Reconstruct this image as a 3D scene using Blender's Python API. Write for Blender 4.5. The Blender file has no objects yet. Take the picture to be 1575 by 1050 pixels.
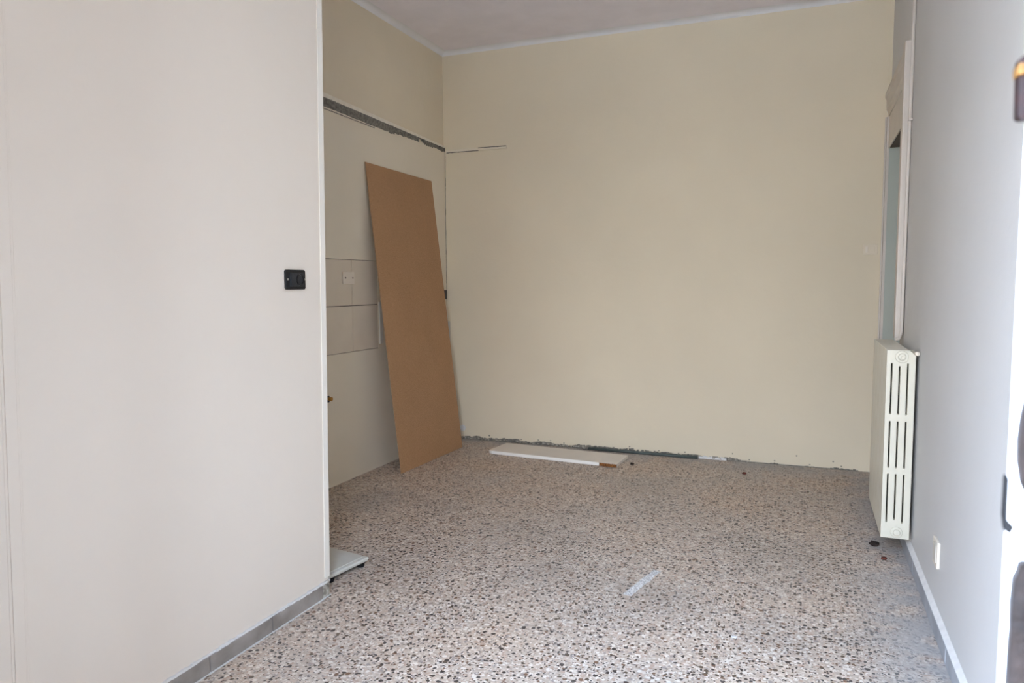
import bpy, bmesh, math, random
from mathutils import Vector, Matrix
random.seed(7)
C = bpy.context.scene.collection
sc = bpy.context.scene
PI = math.pi

# ------------------------------------------------------------------ camera
cam_d = bpy.data.cameras.new('camera')
cam = bpy.data.objects.new('camera', cam_d); C.objects.link(cam); sc.camera = cam
F_PX, YAW, PITCH, ROLL = 1122.8, math.radians(21.894), math.radians(4.525), math.radians(-0.243)
cam_d.sensor_width = 36.0; cam_d.lens = F_PX / 1575 * 36.0
cam_d.clip_start = 0.02; cam_d.clip_end = 100
fw = Vector((-math.sin(YAW)*math.cos(PITCH), math.cos(YAW)*math.cos(PITCH), -math.sin(PITCH)))
rt = Vector((math.cos(YAW), math.sin(YAW), 0)); up = rt.cross(fw)
r2 = rt*math.cos(ROLL) + up*math.sin(ROLL); u2 = up*math.cos(ROLL) - rt*math.sin(ROLL)
m = Matrix((r2, u2, -fw)).transposed().to_4x4(); m.translation = Vector((0, 0, 1.25))
cam.matrix_world = m
cam_d.dof.use_dof = True; cam_d.dof.focus_distance = 3.6; cam_d.dof.aperture_fstop = 10.0

# ------------------------------------------------------------------ light: overcast sky seen through the entrance
w = bpy.data.worlds.new('sky'); sc.world = w; w.use_nodes = True
nt = w.node_tree; nt.nodes.clear()
def wn(t): return nt.nodes.new(t)
tc = wn('ShaderNodeTexCoord'); sx = wn('ShaderNodeSeparateXYZ'); rp = wn('ShaderNodeValToRGB')
bg = wn('ShaderNodeBackground'); ow = wn('ShaderNodeOutputWorld'); mr = wn('ShaderNodeMapRange')
mr.inputs[1].default_value = -1; mr.inputs[2].default_value = 1
nt.links.new(tc.outputs['Generated'], sx.inputs[0]); nt.links.new(sx.outputs[2], mr.inputs[0])
nt.links.new(mr.outputs[0], rp.inputs[0]); nt.links.new(rp.outputs[0], bg.inputs[0]); nt.links.new(bg.outputs[0], ow.inputs[0])
cr = rp.color_ramp
cr.elements[0].position = 0.0; cr.elements[0].color = (0.42, 0.39, 0.35, 1)
cr.elements[1].position = 1.0; cr.elements[1].color = (0.61, 1.0, 1.66, 1)
e = cr.elements.new(0.495); e.color = (0.55, 0.50, 0.43, 1)
e = cr.elements.new(0.505); e.color = (0.80, 0.79, 0.77, 1)
e = cr.elements.new(0.60); e.color = (0.93, 1.0, 1.12, 1)
e = cr.elements.new(0.75); e.color = (0.75, 1.0, 1.43, 1)
SKY_STRENGTH = 14
bg.inputs[1].default_value = SKY_STRENGTH
# portal so the sky is sampled through the entrance
pl = bpy.data.lights.new('entrance_portal', 'AREA'); pl.shape = 'RECTANGLE'; pl.size = 1.04; pl.size_y = 2.42
pl.cycles.is_portal = True
po = bpy.data.objects.new('entrance_portal', pl); C.objects.link(po)
po.location = (-0.37, 0.43, 1.20); po.rotation_euler = (math.radians(90), 0, 0)   # -Z of light -> +Y

# sun high behind the house: it only reaches the paving outside and is thrown back in through the entrance
sl = bpy.data.lights.new('sun', 'SUN'); sl.energy = 60; sl.angle = .01; sl.color = (1.0, .94, .86)
so = bpy.data.objects.new('sun', sl); C.objects.link(so); so.rotation_euler = (math.radians(-38), 0, 0)
sc.view_settings.view_transform = 'Standard'; sc.view_settings.look = 'None'
sc.view_settings.gamma = 1; sc.view_settings.use_curve_mapping = False
sc.view_settings.exposure = 0.46
sc.cycles.max_bounces = 10; sc.cycles.diffuse_bounces = 8; sc.cycles.use_denoising = True
sc.cycles.caustics_reflective = False; sc.cycles.caustics_refractive = False
sc.cycles.sample_clamp_indirect = 6

# ------------------------------------------------------------------ materials
def s2l(c):
    return tuple(((v/255)/12.92 if v/255 <= 0.04045 else (((v/255)+0.055)/1.055)**2.4) for v in c)
def new_mat(name, col, rough=0.6, metal=0.0, var=0.06, vscale=3.0, bump=0.0, bscale=40.0, col2=None, spec=0.3, detail=5.0):
    """procedural material: base colour varied by noise, fine relief by a second noise"""
    M = bpy.data.materials.new(name); M.use_nodes = True
    t = M.node_tree; b = t.nodes['Principled BSDF']
    b.inputs['Roughness'].default_value = rough; b.inputs['Metallic'].default_value = metal
    b.inputs['Specular IOR Level'].default_value = spec
    c = s2l(col); c2 = s2l(col2) if col2 else tuple(v*(1-var*2) for v in c)
    tcn = t.nodes.new('ShaderNodeTexCoord')
    n = t.nodes.new('ShaderNodeTexNoise'); n.inputs['Scale'].default_value = vscale; n.inputs['Detail'].default_value = detail
    r = t.nodes.new('ShaderNodeValToRGB'); r.color_ramp.elements[0].position = .35; r.color_ramp.elements[1].position = .65
    r.color_ramp.elements[0].color = (*c2, 1); r.color_ramp.elements[1].color = (*c, 1)
    t.links.new(tcn.outputs['Object'], n.inputs['Vector']); t.links.new(n.outputs['Fac'], r.inputs[0])
    t.links.new(r.outputs[0], b.inputs['Base Color'])
    if bump:
        n2 = t.nodes.new('ShaderNodeTexNoise'); n2.inputs['Scale'].default_value = bscale; n2.inputs['Detail'].default_value = 6
        bp = t.nodes.new('ShaderNodeBump'); bp.inputs['Strength'].default_value = bump; bp.inputs['Distance'].default_value = 0.01
        t.links.new(tcn.outputs['Object'], n2.inputs['Vector']); t.links.new(n2.outputs['Fac'], bp.inputs['Height'])
        t.links.new(bp.outputs[0], b.inputs['Normal'])
    return M
M_cream   = new_mat('cream_plaster', (224, 212, 187), .75, var=.030, vscale=1.1, bump=.22, bscale=14)
M_fillet  = new_mat('light_plaster_fillet', (236, 229, 212), .7, var=.05, vscale=25)
M_niche   = new_mat('kitchen_plaster', (225, 215, 194), .6, var=.02, vscale=2.0, bump=.08, bscale=16)
M_left    = new_mat('pale_plaster', (223, 213, 199), .6, var=.018, vscale=1.3, bump=.18, bscale=12)
M_right   = new_mat('grey_white_plaster', (207, 207, 206), .55, var=.025, vscale=1.5, bump=.2, bscale=12)
M_ceil    = new_mat('ceiling_paint', (236, 230, 232), .8, var=.03, vscale=5, bump=.10, bscale=9)
M_cove    = new_mat('white_cove', (226, 224, 222), .7, var=.02, vscale=8)
M_bead    = new_mat('corner_bead', (232, 226, 214), .5, var=.01)
M_tile    = new_mat('painted_tile', (216, 204, 184), .35, var=.025, vscale=6)
M_joint   = new_mat('tile_joint', (96, 86, 76), .9, var=.1, vscale=20)
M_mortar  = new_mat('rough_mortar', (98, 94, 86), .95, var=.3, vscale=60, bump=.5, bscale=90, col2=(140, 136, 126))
M_mortar2 = new_mat('pale_mortar', (188, 182, 168), .95, vscale=60, bump=.8, bscale=80, col2=(120, 112, 100))
M_stone   = new_mat('grey_skirting_tile', (160, 152, 144), .5, vscale=9, col2=(128, 121, 114), bump=.05, bscale=60)
M_stoneR  = new_mat('pale_grey_skirting', (168, 172, 178), .45, vscale=9, col2=(146, 150, 156), bump=.05, bscale=60)
M_grout   = new_mat('white_grout', (222, 220, 216), .8, var=.05, vscale=30)
M_rad     = new_mat('radiator_enamel', (208, 203, 186), .35, var=.015, vscale=12, spec=.5)
M_slotshade   = new_mat('slot_shade_black', (14, 15, 14), .9, var=.1, vscale=20)
M_casing  = new_mat('cream_gloss_paint', (206, 198, 188), .4, var=.03, vscale=7)
M_jamb    = new_mat('grey_green_paint', (176, 182, 172), .5, var=.02, vscale=3)
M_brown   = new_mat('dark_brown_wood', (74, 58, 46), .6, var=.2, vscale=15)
M_white   = new_mat('white_laminate', (226, 218, 206), .4, var=.02, vscale=10)
M_whedge  = new_mat('white_edge_band', (240, 236, 228), .4, var=.01, vscale=10)
M_chip    = new_mat('bare_chipboard', (168, 112, 62), .95, vscale=160, col2=(92, 56, 28), bump=.9, bscale=200)
M_rod     = new_mat('dark_grey_rod', (84, 92, 88), .45, var=.12, vscale=30)
M_black   = new_mat('black_plastic', (22, 22, 24), .35, var=.1, vscale=30, spec=.5)
M_black2  = new_mat('worn_black_plastic', (44, 46, 50), .4, var=.15, vscale=60, spec=.5)
M_plast   = new_mat('ivory_plastic', (226, 216, 200), .35, var=.01)
M_ivory   = new_mat('yellowed_plastic', (222, 210, 188), .4, var=.01)
M_screw   = new_mat('steel_screw', (190, 188, 180), .35, metal=.7)
M_screwd  = new_mat('dark_screw', (84, 74, 62), .5, metal=.3)
M_brass   = new_mat('brass', (176, 128, 62), .4, metal=.7, var=.15, vscale=40)
M_pvc     = new_mat('pale_grey_strip', (206, 202, 192), .4, var=.03)
M_platin  = new_mat('pale_plate', (204, 202, 192), .35, var=.03, vscale=14)
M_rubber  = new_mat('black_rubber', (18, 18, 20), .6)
M_debris  = new_mat('dark_debris', (58, 48, 42), .95, vscale=90, col2=(32, 28, 26))
M_debrisr = new_mat('reddish_debris', (120, 66, 54), .95, vscale=90, col2=(70, 42, 36))
M_paint   = new_mat('flaking_white_paint', (244, 244, 244), .5, var=.02, vscale=40)
M_oldwood = new_mat('weathered_wood', (40, 31, 27), .8, vscale=50, col2=(14, 12, 12), bump=.5, bscale=60)
M_brassd  = new_mat('tarnished_brass', (120, 84, 40), .6, metal=.2, var=.3, vscale=200)
M_latch   = new_mat('dark_iron_latch', (8, 9, 12), .7, vscale=60)
M_hinge   = new_mat('rusty_brown_metal', (40, 13, 10), .6, metal=.1, vscale=50, col2=(18, 8, 8))

def mdf_material():
    M = bpy.data.materials.new('brown_hardboard'); M.use_nodes = True
    t = M.node_tree; b = t.nodes['Principled BSDF']; b.inputs['Roughness'].default_value = .6
    b.inputs['Specular IOR Level'].default_value = .25
    g = t.nodes.new('ShaderNodeTexCoord'); n = t.nodes.new('ShaderNodeTexNoise'); n.inputs['Scale'].default_value = 220; n.inputs['Detail'].default_value = 3
    n2 = t.nodes.new('ShaderNodeTexNoise'); n2.inputs['Scale'].default_value = 4
    r = t.nodes.new('ShaderNodeValToRGB'); r.color_ramp.elements[0].color = (*s2l((156, 118, 84)), 1); r.color_ramp.elements[1].color = (*s2l((188, 148, 110)), 1)
    r.color_ramp.elements[0].position = .3; r.color_ramp.elements[1].position = .7
    r2_ = t.nodes.new('ShaderNodeValToRGB'); r2_.color_ramp.elements[0].color = (.86, .86, .84, 1); r2_.color_ramp.elements[1].color = (1, 1, 1, 1)
    mx = t.nodes.new('ShaderNodeMix'); mx.data_type = 'RGBA'; mx.blend_type = 'MULTIPLY'; mx.inputs[0].default_value = 1
    t.links.new(g.outputs['Object'], n.inputs[0]); t.links.new(g.outputs['Object'], n2.inputs[0])
    t.links.new(n.outputs[0], r.inputs[0]); t.links.new(n2.outputs[0], r2_.inputs[0])
    t.links.new(r.outputs[0], mx.inputs[6]); t.links.new(r2_.outputs[0], mx.inputs[7]); t.links.new(mx.outputs[2], b.inputs['Base Color'])
    return M
M_mdf = mdf_material()

def terrazzo():
    M = bpy.data.materials.new('terrazzo'); M.use_nodes = True
    t = M.node_tree; N = t.nodes; L = t.links; b = N['Principled BSDF']
    g = N.new('ShaderNodeTexCoord'); P = g.outputs['Object']
    # warp so that chips are irregular
    wn_ = N.new('ShaderNodeTexNoise'); wn_.inputs['Scale'].default_value = 90; L.new(P, wn_.inputs[0])
    va = N.new('ShaderNodeVectorMath'); va.operation = 'SCALE'; va.inputs[3].default_value = .008; L.new(wn_.outputs['Color'], va.inputs[0])
    vb = N.new('ShaderNodeVectorMath'); vb.operation = 'ADD'; L.new(P, vb.inputs[0]); L.new(va.outputs[0], vb.inputs[1]); W = vb.outputs[0]
    def ramp(src, stops, interp='LINEAR'):
        r = N.new('ShaderNodeValToRGB'); r.color_ramp.interpolation = interp
        els = r.color_ramp.elements
        while len(els) < len(stops): els.new(.5)
        for el, (p, c) in zip(els, stops): el.position = p; el.color = (*c, 1)
        L.new(src, r.inputs[0]); return r.outputs[0]
    def mix(f, a, c, bt='MIX'):
        x = N.new('ShaderNodeMix'); x.data_type = 'RGBA'; x.blend_type = bt
        for s, v in ((0, f), (6, a), (7, c)):
            if hasattr(v, 'node'): L.new(v, x.inputs[s])
            elif s == 0: x.inputs[0].default_value = v
            else: x.inputs[s].default_value = (*v, 1)
        return x.outputs[2]
    def math_(op, a, c=0.0):
        x = N.new('ShaderNodeMath'); x.operation = op
        for i, v in enumerate((a, c)):
            if hasattr(v, 'node'): L.new(v, x.inputs[i])
            else: x.inputs[i].default_value = v
        return x.outputs[0]
    # cement ground
    n1 = N.new('ShaderNodeTexNoise'); n1.inputs['Scale'].default_value = 60; n1.inputs['Detail'].default_value = 4; L.new(P, n1.inputs[0])
    col = ramp(n1.outputs[0], [(.3, s2l((172, 158, 146))), (.7, s2l((206, 194, 182)))])
    def chips(scale, frac, radius, stops, col, off):
        mp = N.new('ShaderNodeMapping'); mp.inputs['Location'].default_value = off; L.new(W, mp.inputs[0])
        v = N.new('ShaderNodeTexVoronoi'); v.voronoi_dimensions = '2D'; v.inputs['Scale'].default_value = scale; L.new(mp.outputs[0], v.inputs['Vector'])
        sp = N.new('ShaderNodeSeparateColor'); L.new(v.outputs['Color'], sp.inputs[0])
        c = ramp(sp.outputs[1], stops, 'CONSTANT')
        on = math_('LESS_THAN', sp.outputs[0], frac)
        rad = math_('MULTIPLY', sp.outputs[2], radius); rad = math_('ADD', rad, radius*.45)
        inn = math_('LESS_THAN', v.outputs['Distance'], rad)
        return mix(math_('MULTIPLY', on, inn), col, c)
    light = [(0, s2l((212, 202, 192))), (.3, s2l((196, 178, 164))), (.5, s2l((182, 160, 146))), (.65, s2l((222, 216, 208))), (.85, s2l((160, 150, 146)))]
    dark = [(0, s2l((74, 66, 62))), (.35, s2l((104, 90, 78))), (.6, s2l((86, 80, 78))), (.8, s2l((126, 98, 80)))]
    col = chips(62, .75, .42, light, col, (3.1, 1.7, 0))
    col = chips(120, .5, .4, light, col, (1.1, 9.7, 0))
    col = chips(105, .24, .38, dark, col, (7.3, 2.2, 0))
    col = chips(58, .22, .34, dark, col, (5.3, 4.2, 0))
    # large soft tone changes, grime and dust
    n2 = N.new('ShaderNodeTexNoise'); n2.inputs['Scale'].default_value = 1.6; n2.inputs['Detail'].default_value = 5; L.new(P, n2.inputs[0])
    tint = ramp(n2.outputs[0], [(.32, (.77, .75, .72)), (.5, (.97, .925, .86)), (.68, (1.02, .925, .81))])
    col = mix(1.0, col, tint, 'MULTIPLY')
    sp = N.new('ShaderNodeSeparateXYZ'); L.new(P, sp.inputs[0])
    def mrange(v, a, b_, lo=0., hi=1.):
        x = N.new('ShaderNodeMapRange'); x.interpolation_type = 'SMOOTHSTEP'
        L.new(v, x.inputs[0]); x.inputs[1].default_value = a; x.inputs[2].default_value = b_; x.inputs[3].default_value = lo; x.inputs[4].default_value = hi
        return x.outputs[0]
    n3 = N.new('ShaderNodeTexNoise'); n3.inputs['Scale'].default_value = 7; n3.inputs['Detail'].default_value = 6; L.new(P, n3.inputs[0])
    edge = math_('MAXIMUM', mrange(sp.outputs[0], .12, .45, 0, 1), mrange(sp.outputs[1], 4.85, 5.26, 0, .9))
    dust = math_('MULTIPLY', edge, mrange(n3.outputs[0], .25, .6))
    col = mix(math_('MULTIPLY', dust, .8), col, s2l((166, 164, 162)))
    n4 = N.new('ShaderNodeTexNoise'); n4.inputs['Scale'].default_value = 11; n4.inputs['Detail'].default_value = 8; n4.inputs['Roughness'].default_value = .7; L.new(P, n4.inputs[0])
    spots = mrange(n4.outputs[0], .70, .78)
    col = mix(math_('MULTIPLY', spots, .7), col, s2l((214, 210, 206)))
    L.new(col, b.inputs['Base Color'])
    b.inputs['Specular IOR Level'].default_value = .35
    rr = mrange(n2.outputs[0], .3, .7, .38, .6); L.new(math_('ADD', rr, math_('MULTIPLY', dust, .3)), b.inputs['Roughness'])
    return M
M_terr = terrazzo()

# ------------------------------------------------------------------ mesh helpers
def obj(name, bm, mat, parent=None, smooth=False, bevel=0, seg=2):
    me = bpy.data.meshes.new(name)
    bmesh.ops.recalc_face_normals(bm, faces=bm.faces)
    bm.to_mesh(me); bm.free()
    mats = mat if isinstance(mat, (list, tuple)) else [mat]
    for q in mats: me.materials.append(q)
    if smooth:
        for p in me.polygons: p.use_smooth = True
    o = bpy.data.objects.new(name, me); C.objects.link(o)
    if parent: o.parent = parent
    if bevel:
        b = o.modifiers.new('bevel', 'BEVEL'); b.width = bevel; b.segments = seg; b.limit_method = 'ANGLE'
    return o
def add_box(bm, a, b, mi=0):
    x0, y0, z0 = a; x1, y1, z1 = b
    v = [bm.verts.new(p) for p in ((x0,y0,z0),(x1,y0,z0),(x1,y1,z0),(x0,y1,z0),(x0,y0,z1),(x1,y0,z1),(x1,y1,z1),(x0,y1,z1))]
    for f in ((0,3,2,1),(4,5,6,7),(0,1,5,4),(1,2,6,5),(2,3,7,6),(3,0,4,7)):
        q = bm.faces.new([v[i] for i in f]); q.material_index = mi
    return v
def box(a, b):
    bm = bmesh.new(); add_box(bm, a, b); return bm
def add_prism(bm, pts, d, mi=0):
    """pts: polygon of 3-D points, extruded by the vector d"""
    d = Vector(d); a = [bm.verts.new(p) for p in pts]; b = [bm.verts.new(Vector(p)+d) for p in pts]
    n = len(pts)
    for fc in ([*a[::-1]], [*b]): bm.faces.new(fc).material_index = mi
    for i in range(n): bm.faces.new((a[i], a[(i+1) % n], b[(i+1) % n], b[i])).material_index = mi
def prism(pts, d):
    bm = bmesh.new(); add_prism(bm, pts, d); return bm
def add_tube(bm, path, r, n=14, mi=0):
    rings = []
    P = [Vector(p) for p in path]
    for i, p in enumerate(P):
        t = (P[min(i+1, len(P)-1)] - P[max(i-1, 0)]).normalized()
        a = t.cross(Vector((0, 0, 1)) if abs(t.z) < .9 else Vector((0, 1, 0))).normalized(); b = t.cross(a)
        rr = r[i] if isinstance(r, (list, tuple)) else r
        rings.append([bm.verts.new(p + a*rr*math.cos(2*PI*k/n) + b*rr*math.sin(2*PI*k/n)) for k in range(n)])
    for i in range(len(rings)-1):
        for k in range(n): bm.faces.new((rings[i][k], rings[i][(k+1) % n], rings[i+1][(k+1) % n], rings[i+1][k])).material_index = mi
    bm.faces.new(rings[0][::-1]).material_index = mi; bm.faces.new(rings[-1]).material_index = mi
def tube(path, r, n=14):
    bm = bmesh.new(); add_tube(bm, path, r, n); return bm
def props(o, label=None, cat=None, group=None, kind=None):
    if label: o['label'] = label
    if cat: o['category'] = cat
    if group: o['group'] = group
    if kind: o['kind'] = kind
    return o
def thing(name, label, cat, loc=(0, 0, 0), group=None):
    o = bpy.data.objects.new(name, None); C.objects.link(o); o.location = loc; o.empty_display_size = .05
    return props(o, label, cat, group)
def struct(name, bm, mat, label, cat, **k):
    return props(obj(name, bm, mat, **k), label, cat, None, 'structure')

XL, YB, H, XF, XR = -2.702, 5.278, 3.062, -1.764, 0.470
LEAN = 0.0168
def yj(z): return 2.388 + LEAN*z          # end of the left partition, slightly out of plumb

# ------------------------------------------------------------------ room shell
struct('floor', box((-3.0, 0.42, -.12), (1.9, 5.45, 0)), M_terr, 'speckled terrazzo floor with dust along the walls', 'floor')
struct('ceiling', box((-3.0, 0.45, H), (1.9, 5.45, H+.12)), M_ceil, 'pale grey painted ceiling above the whole room', 'ceiling')
wb = struct('wall_back', box((XL-.12, YB, 0), (1.7, YB+.12, H)), M_cream, 'broad cream plaster wall at the far end of the room', 'wall')
# left partition nearest the camera
bm = bmesh.new()
add_prism(bm, [(XF-.10, .515, 0), (XF-.10, yj(0)-.004, 0), (XF-.10, yj(H)-.004, H), (XF-.10, .515, H)], (.10, 0, 0))
wl = struct('wall_left', bm, M_left, 'smooth pale plaster partition nearest the camera on the left', 'wall')
# kitchen side wall behind the partition
wk = struct('wall_kitchen', box((XL-.12, 1.2, 0), (XL, YB, H)), M_cream, 'recessed kitchen wall behind the leaning brown board', 'wall')
struct('wall_kitchen_near', box((XL, 1.1, 0), (XF-.10, 1.2, H)), M_cream, 'hidden near end wall of the kitchen recess', 'wall')
# right wall: the part before the far doorway, the part above it and the stub after it
DY0, DY1, DZ = 4.36, 5.245, 2.095
bm = bmesh.new()
add_box(bm, (XR, .515, 0), (XR+.13, DY0, H)); add_box(bm, (XR, DY0, DZ+.02), (XR+.13, YB, H)); add_box(bm, (XR, DY1+.005, 0), (XR+.13, YB, DZ+.02))
wr = struct('wall_right', bm, M_right, 'grey white plaster wall running along the right side', 'wall')
# front wall with the entrance the photograph is taken through
EX0, EX1, EZ = -.88, .103, 2.40
bm = bmesh.new()
add_box(bm, (XL-.12, .45, 0), (EX0, .52, H)); add_box(bm, (EX1+.06, .45, 0), (1.9, .52, H)); add_box(bm, (EX0, .45, EZ), (EX1+.06, .52, H))
struct('wall_front', bm, M_right, 'wall with the entrance opening the view is taken through', 'wall')
# small room beyond the far doorway
bm = bmesh.new(); add_box(bm, (1.6, .515, 0), (1.7, YB, H)); add_box(bm, (XR+.13, 3.2, 0), (1.6, 3.3, H))
struct('wall_side_room', bm, M_jamb, 'grey green wall of the room beyond the far doorway', 'wall')
struct('ground_outside', box((-9, -12, -.14), (9, .42, -.02)), new_mat('paving_outside', (176, 172, 166), .8, vscale=8), 'paving outside the entrance', 'ground')

struct('added_shade_wall', box((.62, -1.25, -.02), (.80, .44, 3.2)), new_mat('shade_wall_render', (150, 128, 108), .9, vscale=3), 'added unseen wall outside the entrance that shades the left partition', 'wall')  # unseen wall added to keep sky light off the near left partition
# cove between walls and ceiling
def cove(p0, p1, inn, w=.05, h=.03, n=8):
    bm = bmesh.new(); prof = [(0, 0), (0, -h)]
    for k in range(1, n): a = k/n*PI/2; prof.append((w*(1-math.cos(a))*.9+.002, -h*(1-math.sin(a))))
    prof.append((w, 0))
    a = [bm.verts.new(Vector(p0)+Vector(inn)*x+Vector((0, 0, z))) for x, z in prof]
    b = [bm.verts.new(Vector(p1)+Vector(inn)*x+Vector((0, 0, z))) for x, z in prof]
    for i in range(len(prof)): j = (i+1) % len(prof); bm.faces.new((a[i], a[j], b[j], b[i]))
    bm.faces.new(a); bm.faces.new(b[::-1]); return bm
struct('trim_1', cove((XL, YB, H), (XR, YB, H), (0, -1, 0)), M_cove, 'white cove along the top of the far wall', 'cove')
struct('trim_2', cove((XL, 1.2, H), (XL, YB, H), (1, 0, 0)), M_cove, 'white cove along the top of the kitchen wall', 'cove')

# corner bead on the end of the left partition (stops a little above the skirting)
def bead(z0, z1, y0, y1, x0, x1):
    return prism([(x0, yj(z0)+y0, z0), (x0, yj(z0)+y1, z0), (x0, yj(z1)+y1, z1), (x0, yj(z1)+y0, z1)], (x1-x0, 0, 0))
bm = bead(.075, H, -.030, .0015, XF, XF+.0035); add_prism(bm, [(XF-.10, yj(.075)-.004, .075), (XF-.10, yj(.075)+.0015, .075), (XF-.10, yj(H)+.0015, H), (XF-.10, yj(H)-.004, H)], (.1, 0, 0))
struct('trim_3', bm, M_bead, 'cream corner bead on the outer edge of the left partition', 'corner bead', bevel=.001)
# door casing at the picture's left border
bm = bmesh.new()
add_prism(bm, [(XF, 1.0, 0), (XF, 1.152, 0), (XF, 1.152+.0195*2.4, 2.4), (XF, 1.0+.0195*2.4, 2.4)], (.004, 0, 0))
for y0, y1, t in ((1.1505, 1.158, .009), (1.1195, 1.1485, .014), (1.1085, 1.1165, .018), (1.04, 1.1065, .022), (1.0, 1.0375, .014)):
    add_prism(bm, [(XF, y0, 0), (XF, y1, 0), (XF, y1+.0195*2.4, 2.4), (XF, y0+.0195*2.4, 2.4)], (t, 0, 0))
struct('trim_4', bm, M_left, 'stepped pale door casing at the near end of the left partition', 'door casing', bevel=.003)

# left skirting: separate stone tiles with white grout
bl = struct('baseboard_left', box((XF, 1.19, 0), (XF+.004, 2.36, .058)), M_grout, 'low grey stone skirting with white grout under the left partition', 'skirting')
ys = [1.19, 1.44, 1.739, 2.038, 2.336]
for i in range(4):
    obj('skirting_tile', box((XF+.001, ys[i]+.002, .002), (XF+.011, ys[i+1]-.002, .056)), M_stone, bl, bevel=.002)
e = obj('end_piece', box((XF+.001, 2.339, .002), (XF+.010, 2.380, .064)), M_mortar2, bl, bevel=.003); e['label'] = 'pale rough mortar end piece'
bm = bmesh.new()
N = 60
for i in range(N):
    y = 1.19+(2.385-1.19)*i/N; y1 = y+(2.385-1.19)/N
    add_box(bm, (XF+.001, y, .056), (XF+.006+random.random()*.005, y1, .061+random.random()*.004))
    add_box(bm, (XF+.001, y, 0), (XF+.014+random.random()*.003, y1, .0022))
obj('grout_line', bm, M_grout, bl)['kind'] = 'stuff'
# right skirting
br = struct('baseboard_right', box((XR-.006, .66, 0), (XR, 4.34, .066)), M_grout, 'pale bluish grey skirting along the foot of the right wall', 'skirting')
y = .66; i = 0
while y < 4.3:
    y1 = min(y+.40, 4.34)
    obj('skirting_tile', box((XR-.016-.001*(i % 2), y+.001, .001), (XR-.002, y1-.001, .064)), M_stoneR, br, bevel=.002)
    y = y1; i += 1
bm = bmesh.new(); add_prism(bm, [(XR-.0165, .66, .064), (XR, .66, .064), (XR, .66, .078)], (0, 3.68, 0))
obj('caulk_line', bm, M_grout, br)

# ------------------------------------------------------------------ kitchen wall cladding, tiles, mortar scar
def zs(y, zl, zr): return zl + (zr-zl)*(y-3.71)/(5.27-3.71)
clad_x = XL+.014
# cladding as strips so that the tiles sit in it
bm = bmesh.new()
top = lambda y: zs(y, 2.305, 2.300)
add_prism(bm, [(XL, 1.2, 1.407), (XL, YB, 1.407), (XL, YB, top(YB)), (XL, 1.2, top(1.2))], (.014, 0, 0))
add_prism(bm, [(XL, 1.2, 0), (XL, YB, 0), (XL, YB, .818), (XL, 1.2, .818)], (.014, 0, 0))
add_box(bm, (XL, 4.256, .818), (clad_x, YB, 1.407)); add_box(bm, (XL, 1.2, .818), (clad_x, 3.05, 1.407))
cl = obj('plaster_cladding', bm, M_niche, wk)
obj('joint_bed', box((XL, 3.05, .816), (XL+.008, 4.258, 1.409)), M_joint, wk)
for y0 in (3.05, 3.352, 3.652, 3.952):
    y1 = y0+.300
    for z0, z1 in ((.821, 1.112), (1.117, 1.404)):
        obj('tile', box((XL, y0+.0032, z0), (clad_x+random.uniform(-.0008, .001), min(y1-.0010, 4.2535), z1)), M_tile, wk, bevel=.0015)
obj('tile', box((clad_x-.002, 5.03, .97), (clad_x+.003, 5.272, 1.258)), M_niche, wk, bevel=.001)
# pale fillet and rough dark mortar band
bm = bmesh.new(); n = 80
for i in range(n):
    y = 1.2+(YB-1.2)*i/n; y1 = y+(YB-1.2)/n
    for (ya, yb) in ((y, y1),):
        add_prism(bm, [(XL, ya, zs(ya, 2.362, 2.325)), (XL+.0165, ya, zs(ya, 2.360, 2.323)), (XL+.014, ya, zs(ya, 2.388, 2.340)), (XL, ya, zs(ya, 2.391, 2.342))], (0, yb-ya, (2.340-2.388)/(5.27-3.71)*(yb-ya)))
obj('plaster_fillet', bm, M_fillet, wk)
bm = bmesh.new(); n = 260; prev = 0
for i in range(n):
    y = 1.2+(YB-1.2)*i/n; y1 = y+(YB-1.2)/n
    prev = prev*.7+random.uniform(-.006, .006)
    base = .055 if y < 4.5 else .040 if y < 4.85 else .014 if y < 4.93 else .034
    if y < 4.4: nz = prev*.15
    else: nz = prev
    zt = zs(y, 2.362, 2.325); zb = zt-base+nz
    add_box(bm, (XL+.001, y, zb), (XL+.0150+random.random()*.0015, y1, zt))
obj('mortar_scar', bm, M_mortar, wk)['kind'] = 'stuff'
obj('cut_edge', prism([(XL+.014, 3.5, 2.3), (XL+.014, 4.25, 2.288), (XL+.014, 4.25, 2.282), (XL+.014, 3.5, 2.294)], (.004, 0, 0)), M_mortar2, wk)

# groove / batten on the far wall beside the corner
bt = thing('wall_batten', 'short thin batten fixed high on the far wall beside the kitchen corner', 'batten', (-2.41, YB, 2.295))
o = obj('strip', box((-.265, -.010, -.010), (.255, 0, .012)), M_niche, bt, bevel=.002)
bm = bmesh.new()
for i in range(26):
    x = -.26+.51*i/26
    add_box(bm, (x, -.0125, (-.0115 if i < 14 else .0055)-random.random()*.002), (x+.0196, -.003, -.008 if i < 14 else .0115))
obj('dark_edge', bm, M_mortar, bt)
# cracked line down the corner
bm = bmesh.new(); z = .95
while z < 2.29:
    dz = random.uniform(.03, .08); wj = random.uniform(.0015, .0035)
    add_box(bm, (clad_x, YB-.003-wj*.3, z), (clad_x+wj, YB, z+dz)); z += dz
obj('corner_crack', bm, M_mortar, wb)
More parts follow.
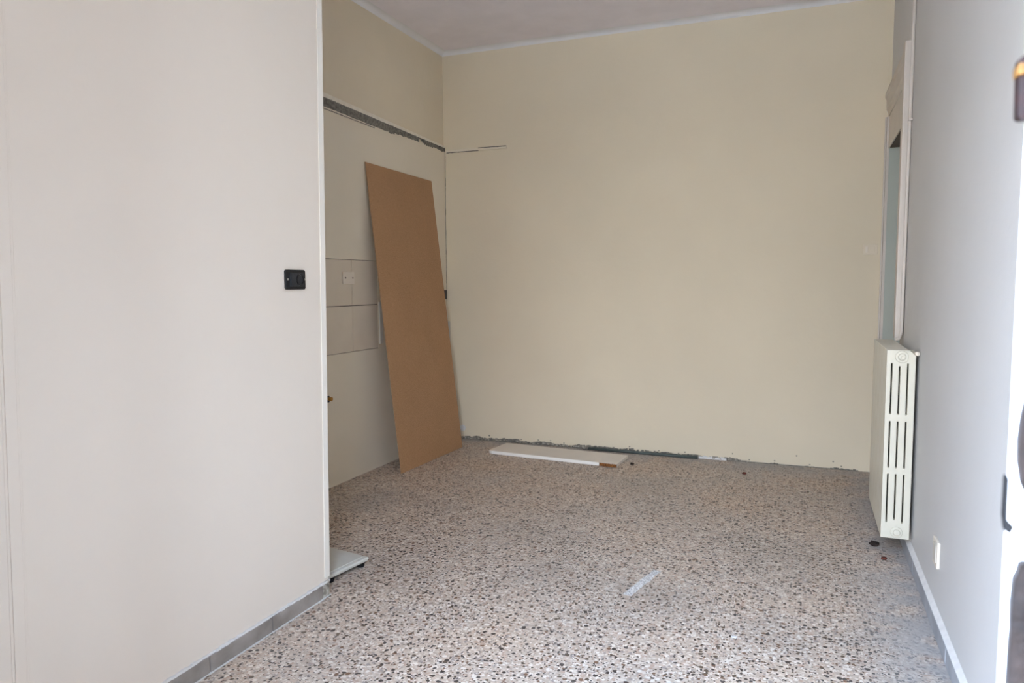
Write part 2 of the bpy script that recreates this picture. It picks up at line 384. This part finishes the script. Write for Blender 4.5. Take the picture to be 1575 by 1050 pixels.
# plaster chips torn off where the far skirting was
bm = bmesh.new(); bm2 = bmesh.new(); prev = 0
x = XL+.014
while x < XR-.13:
    dx = random.uniform(.008, .022); prev = prev*.75+random.uniform(-.006, .006)
    right = x > -.35
    hh = max(.004, (.020 if not right else .007)+prev)
    if not (-1.2 < x < -.9 and random.random() < .3):
        add_box(bm, (x, YB-.003-random.random()*.004, 0), (x+dx, YB, hh))
    if random.random() < .55 and not right:
        s = random.uniform(.006, .014)
        add_box(bm2, (x, YB-.008-random.random()*.006, hh*.3), (x+s*1.8, YB, hh*.3+s))
    if random.random() < .08:
        add_box(bm, (x, YB-.003, hh+.01), (x+.01, YB, hh+.016))
    x += dx
props(obj('torn_plaster_edge', bm, M_mortar, wb), kind='stuff')
props(obj('plaster_crumbs', bm2, M_mortar2, wb), kind='stuff')
bm = bmesh.new()
for i in range(14):
    x = -.68+.19*i/14; add_box(bm, (x, YB-.010-random.random()*.004, .0), (x+.0137, YB, .012+random.random()*.010))
obj('white_plaster_edge', bm, M_grout, wb)
# round filled hole low on the far wall, small spots
bm = bmesh.new()
for (cx, cz, r) in ((-2.555, .087, .026),):
    add_prism(bm, [(cx+r*math.cos(2*PI*k/20)*(1+.12*math.sin(3*k)), YB-.0015, cz+r*math.sin(2*PI*k/20)) for k in range(20)], (0, .0015, 0))
obj('filled_hole', bm, M_grout, wb)
bm = bmesh.new()
for (cx, cz, r) in ((-.03, .07, .005), (.20, .05, .005), (-2.32, .04, .007), (-.45, .05, .004)):
    add_prism(bm, [(cx+r*math.cos(2*PI*k/9)*(1+.3*math.sin(2*k)), YB-.001, cz+r*math.sin(2*PI*k/9)) for k in range(9)], (0, .001, 0))
obj('nail_holes', bm, M_mortar, wb)

# ------------------------------------------------------------------ far doorway in the right wall
dr = struct('door_1', box((XR, DY0-.0, DZ), (XR+.13, DY1+.004, DZ+.02)), M_brown, 'doorway in the right wall by the far corner with a moulded head', 'doorway')
obj('far_jamb', box((XR-.004, DY1, 0), (XR+.13, DY1+.004, DZ)), M_jamb, dr)
obj('near_jamb', box((XR+.02, DY0-.004, 0), (XR+.13, DY0, DZ)), M_brown, dr)
hd = obj('head_board', box((XR-.008, DY0-.06, DZ), (XR, YB-.012, 2.292)), M_casing, dr, bevel=.002)
bm = bmesh.new()
prof = [(0, 2.292), (-.012, 2.296), (-.014, 2.320), (-.024, 2.335), (-.026, 2.40), (-.034, 2.412), (-.034, 2.434), (0, 2.438)]
add_prism(bm, [(XR+x, DY0-.08, z) for x, z in prof], (0, YB-.0-DY0+.08, 0))
obj('head_cornice', bm, M_casing, dr)
obj('far_casing', box((XR-.020, YB-.026, 0), (XR, YB, 2.292)), M_casing, dr, bevel=.002)
obj('far_casing_bead', box((XR-.030, YB-.010, .0), (XR-.0205, YB, 2.292)), M_casing, dr, bevel=.002)
# plaster build-up at the upper right corner
obj('corner_fill', prism([(XR-.016, YB-.006, 2.52), (XR, YB-.006, 2.52), (XR, YB-.006, H-.03), (XR-.018, YB-.006, H-.03)], (0, .006, 0)), M_cream, wb)
# casing board with a rounded foot
W0, W1, Yc = .430, .4655, 4.215
pts = [(W0, Yc, 2.45), (W0, Yc, .962)]
for k in range(0, 9): a = k/8*PI/2; pts.append((W1-.034+.034*math.sin(a), Yc, .996-.034*math.cos(a)))
pts += [(W1, Yc, 2.452)]
cb = thing('casing_board', 'tall cream casing board with rounded foot above the radiator beside the doorway', 'casing', (0, 0, 0))
obj('board', prism(pts, (0, .075, 0)), M_casing, cb, bevel=.003)
obj('face_bead', box((W0+.008, Yc-.0035, 1.02), (W0+.013, Yc+.001, 2.44)), M_casing, cb)
obj('gap_strip', box((W1, Yc+.02, .98), (XR, Yc+.05, 2.44)), M_brown, cb)  # dark strip filling the gap between casing board and right wall
# heating pipe
pp = thing('heating_pipe', 'thin painted pipe running from the ceiling down the right wall to the radiator', 'pipe', (0, 0, 0))
obj('pipe', tube([(.461, 4.17, H-.001), (.461, 4.185, 2.45), (.4595, 4.195, 1.6), (.4585, 4.20, 1.00), (.456, 4.202, .978), (.450, 4.203, .964), (.440, 4.204, .957), (.43, 4.204, .955)], .0082), M_casing, pp, smooth=True)
obj('pipe_clip', box((.4525, 4.168, 2.05), (.4698, 4.202, 2.062)), M_casing, pp)

# ------------------------------------------------------------------ cast iron radiator
RX0, RX1, RZ0, RZ1 = .340, .455, .104, .952
rad = thing('radiator', 'white four-column cast iron radiator hung on the right wall', 'radiator', (.3975, 3.92, 0.0))
RW, RH = RX1-RX0, RZ1-RZ0
fx = [0, .162, .214, .433, .486, .709, .762, 1]
fz = [0, .085, .10, .345, .378, .625, .662, .915, .93, 1]
def section(d, inner=True):
    bm = bmesh.new()
    xs = [-RW/2+RW*f for f in fx]; zz = [RZ0+RH*f for f in fz]
    def solid(i, j):
        if i in (1, 5) and (1 <= j <= 2 or j == 4 or 6 <= j <= 7):
            return False if not (j == 1) else True if False else False
        if i == 3 and (j == 2 or j == 4 or j == 6): return False
        return True
    def corner(x, z):
        # chamfer the wall-side top corner and round the rest slightly
        if x > RW/2-.001 and z > RZ1-.001: return (x, z-.020)
        return (x, z)
    V = {}
    def vv(i, j, y):
        k = (i, j, y)
        if k not in V:
            x, z = corner(xs[i], zz[j]); V[k] = bm.verts.new((x, y, z))
        return V[k]
    nx, nz = len(xs)-1, len(zz)-1
    for i in range(nx):
        for j in range(nz):
            if not solid(i, j): continue
            bm.faces.new((vv(i, j, 0), vv(i+1, j, 0), vv(i+1, j+1, 0), vv(i, j+1, 0)))
            bm.faces.new((vv(i, j, d), vv(i, j+1, d), vv(i+1, j+1, d), vv(i+1, j, d)))
            for (di, dj, a, b) in ((-1, 0, (i, j), (i, j+1)), (1, 0, (i+1, j+1), (i+1, j)), (0, -1, (i+1, j), (i, j)), (0, 1, (i, j+1), (i+1, j+1))):
                ii, jj = i+di, j+dj
                if ii < 0 or jj < 0 or ii >= nx or jj >= nz or not solid(ii, jj):
                    bm.faces.new((vv(*a, 0), vv(*a, d), vv(*b, d), vv(*b, 0)))
    return bm
NS = 11; pitch = .0605; depth = .054; y0 = 3.60-3.92
s0 = obj('section', section(depth), M_rad, rad, bevel=.0035, seg=3); s0.location = (0, y0, 0)
for k in range(1, NS):
    c = s0.copy(); C.objects.link(c); c.parent = rad; c.location = (0, y0+pitch*k, 0)
# dark cavity cores between the sections (discarded before use)
bm = bmesh.new()
for k in range(NS-1): add_box(bm, (-RW/2+.012, y0+pitch*k+depth-.004, RZ0+.05), (RW/2-.012, y0+pitch*(k+1)+.004, RZ1-.05))
# hub rings through top and bottom
bm.free()
for zc in (RZ1-.030, RZ0+.032):
    obj('hub', tube([(.0, y0+.004, zc), (.0, y0+pitch*NS-.01, zc)], .020, 20), M_rad, rad)
obj('slot_shade_sheet', box((-RW/2+.010, y0+.030, RZ0+.03), (RW/2-.010, y0+.034, RZ1-.03)), M_slotshade, rad)['label'] = 'near-black sheet standing in for the shade inside the slots'  # black sheet paints the shade seen inside the slots
def plug(zc, r, dx):
    bm = bmesh.new()
    add_tube(bm, [(dx, y0+.002, zc), (dx, y0-.004, zc), (dx, y0-.0065, zc)], [r, r, r-.002], 32)
    add_tube(bm, [(dx, y0-.005, zc), (dx, y0-.012, zc), (dx, y0-.014, zc)], [r*.62, r*.58, r*.45], 28)
    return bm
obj('end_plug', plug(RZ1-.030, .0265, .002), M_rad, rad, bevel=.001)
obj('end_plug', plug(RZ0+.030, .0245, .006), M_rad, rad, bevel=.001)
obj('plug_nut', tube([(.004, y0-.012, RZ1-.032), (.004, y0-.020, RZ1-.032)], .0085, 6), M_rad, rad, bevel=.001)
bm = bmesh.new()
add_tube(bm, [(.030, y0+.03, RZ1-.004), (.046, y0+.045, RZ1-.006), (.053, y0+.0, RZ1-.012)], .004, 8)
obj('valve_stem', bm, M_rad, rad)
bm = bmesh.new(); add_tube(bm, [(.052, y0-.002, RZ1-.012), (.0615, y0-.018, RZ1-.014), (.0625, y0-.022, RZ1-.014)], [.008, .0095, .007], 12)
obj('valve_knob', bm, M_plast, rad, smooth=True)
for zc in (.30, .78):
    for yy in (y0+.12, y0+.5): obj('wall_bracket', box((RW/2-.004, yy, zc), (.0722, yy+.012, zc+.012)), M_rad, rad)

# ------------------------------------------------------------------ leaning brown board
P = [Vector(p) for p in ((-2.451, 4.128, .0), (-2.418, 4.985, .0), (XL+.0230, 5.028, 2.034), (XL+.0230, 4.122, 2.043))]
nrm = (P[1]-P[0]).cross(P[3]-P[0]).normalized()
if nrm.x < 0: nrm = -nrm
bm = bmesh.new(); add_prism(bm, P, -nrm*.0045)
zmin = min(v.co.z for v in bm.verts)
for v in bm.verts: v.co.z -= min(0, zmin)
props(obj('leaning_board', bm, M_mdf), 'tall brown hardboard sheet leaning against the kitchen wall near the corner', 'board')

# pale strips behind the board and in the corner
props(obj('pale_strip', box((clad_x, 4.262, .845), (clad_x+.010, 4.300, 1.13)), M_pvc, bevel=.002), 'short pale strip standing on the kitchen wall just behind the brown board', 'strip')
props(obj('corner_strip', prism([(clad_x+.002, YB-.008, .44), (clad_x+.030, YB-.008, .44), (clad_x+.030, YB-.008, .952), (clad_x+.002, YB-.008, .952)], (0, .008, 0)), M_pvc, bevel=.002), 'grey vertical strip in the far left corner right of the brown board', 'strip')

# ------------------------------------------------------------------ white shelf on the floor
sh = thing('shelf_board', 'white laminate shelf board lying on the floor by the far wall', 'shelf', (0, 0, 0))
A, B, Cc, D = (-2.150, 4.868), (-1.165, 4.795), (-1.150, 5.085), (-2.118, 5.150)
r = .022
def poly(z): 
    pts = []
    for k in range(6): a = PI+ k/5*PI/2; pts.append((A[0]+r+r*math.cos(a), A[1]+r+r*math.sin(a), z))
    pts += [(B[0], B[1], z), (Cc[0], Cc[1], z), (D[0], D[1], z)]
    return pts
obj('panel', prism(poly(.0015), (0, 0, .0215)), M_white, sh, bevel=.0012)
def lerp(a, b, t): return (a[0]+(b[0]-a[0])*t, a[1]+(b[1]-a[1])*t)
E0, E1 = lerp(A, B, .03), lerp(A, B, .875)
obj('front_edge_band', prism([(E0[0], E0[1]-.0015, .001), (E1[0], E1[1]-.0015, .001), (E1[0], E1[1]-.0015, .0228), (E0[0], E0[1]-.0015, .0228)], (0, .002, 0)), M_whedge, sh)['label'] = 'bright white edge strip'
bm = bmesh.new(); n = 24
for i in range(n):
    a = lerp(E1, B, i/n); b = lerp(E1, B, (i+1)/n); zt = .0205+random.random()*.002
    add_box(bm, (a[0], a[1]-.003-random.random()*.004, .001), (b[0]+.0005, a[1]+.004, zt))
obj('broken_edge', bm, M_chip, sh)['label'] = 'bare brown chipboard where the edging broke off'

# dark rod at the foot of the far wall
rd = thing('floor_rod', 'long thin dark grey rod lying along the foot of the far wall', 'rod', (-1.09, 5.243, .011))
obj('rod', tube([(-.405, 0.004, 0), (-.1, 0, 0), (.2, -.001, 0), (.405, .0, 0)], .0105, 10), M_rod, rd, smooth=True)
obj('end_sleeve', tube([(-.447, .006, .001), (-.400, .004, .001)], .0125, 10), M_mortar2, rd, smooth=True)['label'] = 'pale crusted end sleeve'

# ------------------------------------------------------------------ plate on black feet behind the partition
tip = Vector((-1.782, 2.708, 0)); du = Vector((-.150, -.989, 0)).normalized(); dv = Vector((-.985, .172, 0)).normalized()
pt = thing('footed_plate', 'thin pale grey square plate on black feet sticking out behind the left partition', 'plate', (0, 0, 0))
LU, LV = .292, .292
def quad(z, i0): 
    return [tip+du*i0+dv*i0+Vector((0, 0, z)), tip+du*(LU-i0)+dv*i0+Vector((0, 0, z)), tip+du*(LU-i0)+dv*(LV-i0)+Vector((0, 0, z)), tip+du*i0+dv*(LV-i0)+Vector((0, 0, z))]
bm = bmesh.new()
a = [bm.verts.new(p) for p in quad(.020, .004)]; b = [bm.verts.new(p) for p in quad(.032, 0)]; c = [bm.verts.new(p) for p in quad(.036, .003)]
bm.faces.new(a)
for r0, r1 in ((a, b), (b, c)):
    for i in range(4): bm.faces.new((r0[i], r0[(i+1) % 4], r1[(i+1) % 4], r1[i]))
bm.faces.new(c)
obj('body', bm, M_platin, pt)
obj('top_pane', prism([p for p in quad(.0365, .022)], (0, 0, .003)), M_platin, pt, bevel=.001)
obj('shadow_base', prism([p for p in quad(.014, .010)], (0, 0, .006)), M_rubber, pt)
for (u, v) in ((.034, .020), (.225, .018), (.034, .27), (.258, .27)):
    q = tip+du*u+dv*v
    obj('foot', tube([q, q+Vector((0, 0, .015))], [.016, .019], 16), M_rubber, pt)

# ------------------------------------------------------------------ electrical fittings
# black socket on the left partition (wall plane X = XF, facing +X)
sk = thing('black_socket', 'black wall socket with round outlet on the left partition', 'socket', (XF, 2.222, 1.268))
def rrect(y0, y1, z0, z1, r, x, n=5):
    pts = []
    for cy, cz, a0 in ((y1-r, z1-r, 0), (y0+r, z1-r, PI/2), (y0+r, z0+r, PI), (y1-r, z0+r, 1.5*PI)):
        for k in range(n+1): a = a0+k/n*PI/2; pts.append((x, cy+r*math.cos(a), cz+r*math.sin(a)))
    return pts
obj('frame', prism(rrect(-.056, .056, -.036, .037, .008, 0), (.009, 0, 0)), M_black, sk, bevel=.002)
obj('carrier', prism(rrect(-.036, .040, -.025, .026, .003, .0085), (.005, 0, 0)), M_black2, sk, bevel=.001)
obj('blank_module', prism(rrect(-.033, -.004, -.022, .022, .002, .013), (.003, 0, 0)), M_black2, sk, bevel=.0008)
bm = bmesh.new(); n = 28
ri = [(.0215, .0135), (.0215, .0175), (.0175, .0175), (.0155, .011), (.0, .011)]
rings = []
for (r_, x_) in ri[:-1]: rings.append([bm.verts.new((x_, .018+r_*math.cos(2*PI*k/n), r_*math.sin(2*PI*k/n))) for k in range(n)])
for i in range(3):
    for k in range(n): bm.faces.new((rings[i][k], rings[i][(k+1) % n], rings[i+1][(k+1) % n], rings[i+1][k]))
bm.faces.new(rings[3])
obj('outlet', bm, M_black, sk)
for yy in (-.0465, .0475): obj('screw', tube([(.008, yy, .001), (.0115, yy, .001)], .0042, 12), M_screw, sk)
bm = bmesh.new()
for dy, dz in ((0, 0), (0, .009), (0, -.009)): add_tube(bm, [(.0108, .018+dy, dz), (.0114, .018+dy, dz)], .0022, 8)
obj('contact_hole', bm, M_screwd, sk)

# blank ivory plate with two screws on the kitchen tiles
bp_ = thing('blank_plate', 'ivory blank cover plate with two screws on the kitchen tiles', 'cover plate', (clad_x+.001, 3.909, 1.291))
obj('plate', prism(rrect(-.062, .062, -.038, .038, .004, 0), (.008, 0, 0)), M_plast, bp_, bevel=.002)
for yy in (-.036, .043): obj('screw', tube([(.007, yy, 0), (.0092, yy, 0)], .0055, 12), M_screwd, bp_)
# black socket right of the board
bs = thing('corner_socket', 'small black socket half hidden behind the brown board near the corner', 'socket', (clad_x+.003, 5.225, 1.165))
obj('frame', prism(rrect(-.052, .038, -.037, .037, .006, 0), (.010, 0, 0)), M_black, bs, bevel=.002)
obj('module', prism(rrect(-.03, .02, -.022, .022, .003, .010), (.003, 0, 0)), M_black2, bs)
# light switch on the far wall
sw = thing('light_switch', 'ivory light switch on the far wall left of the doorway', 'switch', (.381, YB, 1.460))
def rr2(x0, x1, z0, z1, r, y): return [(p[1], y, p[2]) for p in rrect(x0, x1, z0, z1, r, 0)]
obj('plate', prism(rr2(-.042, .042, -.034, .034, .004, 0), (0, -.008, 0)), M_ivory, sw, bevel=.002)
obj('rocker', prism(rr2(-.030, -.016, -.020, .020, .002, -.008), (0, -.004, 0)), M_plast, sw, bevel=.001)
obj('rocker', prism(rr2(-.010, .026, -.020, .020, .002, -.008), (0, -.003, 0)), M_ivory, sw, bevel=.001)
# low socket on the right wall
ls = thing('low_socket', 'small white socket plate low on the right wall above the skirting', 'socket', (XR, 2.975, .270))
obj('plate', prism([(0, -.045, -.048), (0, .045, -.048), (0, .045, .048), (0, -.045, .048)], (-.010, 0, 0)), M_plast, ls, bevel=.002)
obj('module', prism([(-.010, -.025, -.032), (-.010, .025, -.032), (-.010, .025, .032), (-.010, -.025, .032)], (-.002, 0, 0)), M_pvc, ls)
# brass water stub on the kitchen wall
wsb = thing('water_stub', 'little brass water outlet on the kitchen wall just past the partition', 'pipe stub', (clad_x, 3.672, .553))
obj('collar', tube([(0, 0, 0), (.006, 0, 0)], .020, 16), M_debris, wsb)
obj('spout', tube([(.004, 0, .002), (.030, 0, .002)], .012, 12), M_brass, wsb)

# ------------------------------------------------------------------ bits on the floor
def lump(name, loc, size, mat, label, seed):
    rnd = random.Random(seed); bm = bmesh.new(); bmesh.ops.create_icosphere(bm, subdivisions=2, radius=1)
    for v in bm.verts:
        k = 1+rnd.uniform(-.28, .28); v.co = Vector((v.co.x*size[0]*k, v.co.y*size[1]*k, max(-.8, v.co.z)*size[2]*(k if v.co.z > 0 else 1)))
    mz = min(v.co.z for v in bm.verts)
    for v in bm.verts: v.co.z -= mz
    o = obj(name, bm, mat); o.location = loc; return props(o, label, 'debris')
lump('debris_lump', (.332, 3.785, 0), (.020, .022, .012), M_debris, 'dark crumb of debris on the floor below the radiator', 3)
lump('debris_lump', (.358, 3.605, 0), (.012, .014, .008), M_debrisr, 'small reddish crumb on the floor in front of the radiator', 4)
lump('debris_lump', (-1.085, 4.915, 0), (.014, .012, .008), M_debris, 'tiny dark crumb right of the white shelf board', 5)
lump('debris_lump', (-.345, 4.93, 0), (.014, .010, .007), M_debrisr, 'tiny brown crumb on the floor near the middle of the far wall', 6)
lump('debris_lump', (-.205, 2.60, 0), (.010, .009, .003), M_grout, 'small white paint fleck on the terrazzo in front', 8)

# strip of whitish tape stuck to the floor
M_tape = bpy.data.materials.new('whitish_tape'); M_tape.use_nodes = True
t = M_tape.node_tree; b = t.nodes['Principled BSDF']; b.inputs['Roughness'].default_value = .35
b.inputs['Base Color'].default_value = (*s2l((232, 230, 226)), 1)
n = t.nodes.new('ShaderNodeTexNoise'); n.inputs['Scale'].default_value = 45; r = t.nodes.new('ShaderNodeMapRange')
r.inputs[1].default_value = .35; r.inputs[2].default_value = .65; r.inputs[3].default_value = .25; r.inputs[4].default_value = .9
t.links.new(n.outputs[0], r.inputs[0]); t.links.new(r.outputs[0], b.inputs['Alpha'])
a0, a1 = Vector((-.636, 2.812, .0)), Vector((-.570, 3.105, .0)); dd = (a1-a0).normalized(); pp_ = Vector((dd.y, -dd.x, 0))
bm = bmesh.new(); L_, R_ = [], []
rnd = random.Random(2)
for k in range(13):
    c = a0+(a1-a0)*k/12; L_.append(bm.verts.new(c-pp_*(.017+rnd.uniform(-.003, .003))+Vector((0, 0, .0012)))); R_.append(bm.verts.new(c+pp_*(.017+rnd.uniform(-.003, .003))+Vector((0, 0, .0012))))
for k in range(12): bm.faces.new((L_[k], R_[k], R_[k+1], L_[k+1]))
tp = obj('tape_strip', bm, M_tape); props(tp, 'whitish torn strip of clear tape stuck on the terrazzo', 'tape')
sm = tp.modifiers.new('thick', 'SOLIDIFY'); sm.thickness = .001

# ------------------------------------------------------------------ entrance frame at the right border, very near
YF = .45
ef = struct('door_2', prism([(.1017, YF, 0), (.1017+.0121, YF+.05, 0), (.163, YF+.05, 0), (.163, YF, 0)], (0, 0, EZ)), M_paint, 'right side frame of the entrance, flaking white paint over old wood', 'door frame')
YP = .444                                    # front of the raised pieces on the frame
def slab(pts, y0=YP, y1=YF+.001): return prism([(x, y0, z) for x, z in pts], (0, y1-y0, 0))
rnd = random.Random(11)
def ragged(pts, xr):
    out = []
    for (x0, z0), (x1, z1) in zip(pts, pts[1:]):
        n = max(1, int(abs(z1-z0)/.008))
        for k in range(n): out.append((x0+(x1-x0)*k/n+rnd.uniform(-.0003, .0003), z0+(z1-z0)*k/n))
    out.append(pts[-1]); out += [(xr, pts[-1][1]), (xr, pts[0][1])]
    return slab(out)
low = [(.1100, 1.1030), (.1080, 1.1020), (.1068, 1.0970), (.1056, 1.0930), (.1050, 1.080), (.1053, 1.065), (.1050, 1.045), (.1048, 1.03), (.1048, .9), (.105, .6), (.105, .35)]
mid = [(.1085, 1.1960), (.1068, 1.188), (.1056, 1.1800), (.1048, 1.1680), (.1052, 1.1560), (.1068, 1.1450), (.1090, 1.1400)]
obj('bare_wood', ragged(low, .150), M_oldwood, ef)['label'] = 'dark bare wood where the paint has gone'
obj('bare_wood', ragged(mid, .150), M_oldwood, ef)['label'] = 'dark bare wood where the paint has gone'
pts = []
for cx, cz, a0 in ((.0983, 1.3599, PI/2), (.0988, 1.3335, PI)):
    for k in range(6): a = a0+k/5*PI/2; pts.append((cx+.0022*math.cos(a), cz+.0022*math.sin(a)))
pts += [(.140, 1.3313), (.140, 1.3621)]
hg = obj('hinge', slab(pts, YP-.002), M_hinge, ef)
obj('hinge_collar', slab([(.0954, 1.3527), (.112, 1.3527), (.112, 1.3582), (.0954, 1.3582)], YP-.004), M_brassd, hg, bevel=.0006)
obj('latch_recess', slab([(.0999, 1.1477), (.1012, 1.1477), (.1013, 1.1250), (.1046, 1.1216), (.1030, 1.1175), (.1008, 1.1190), (.0998, 1.1260)], YP+.001), M_latch, ef)
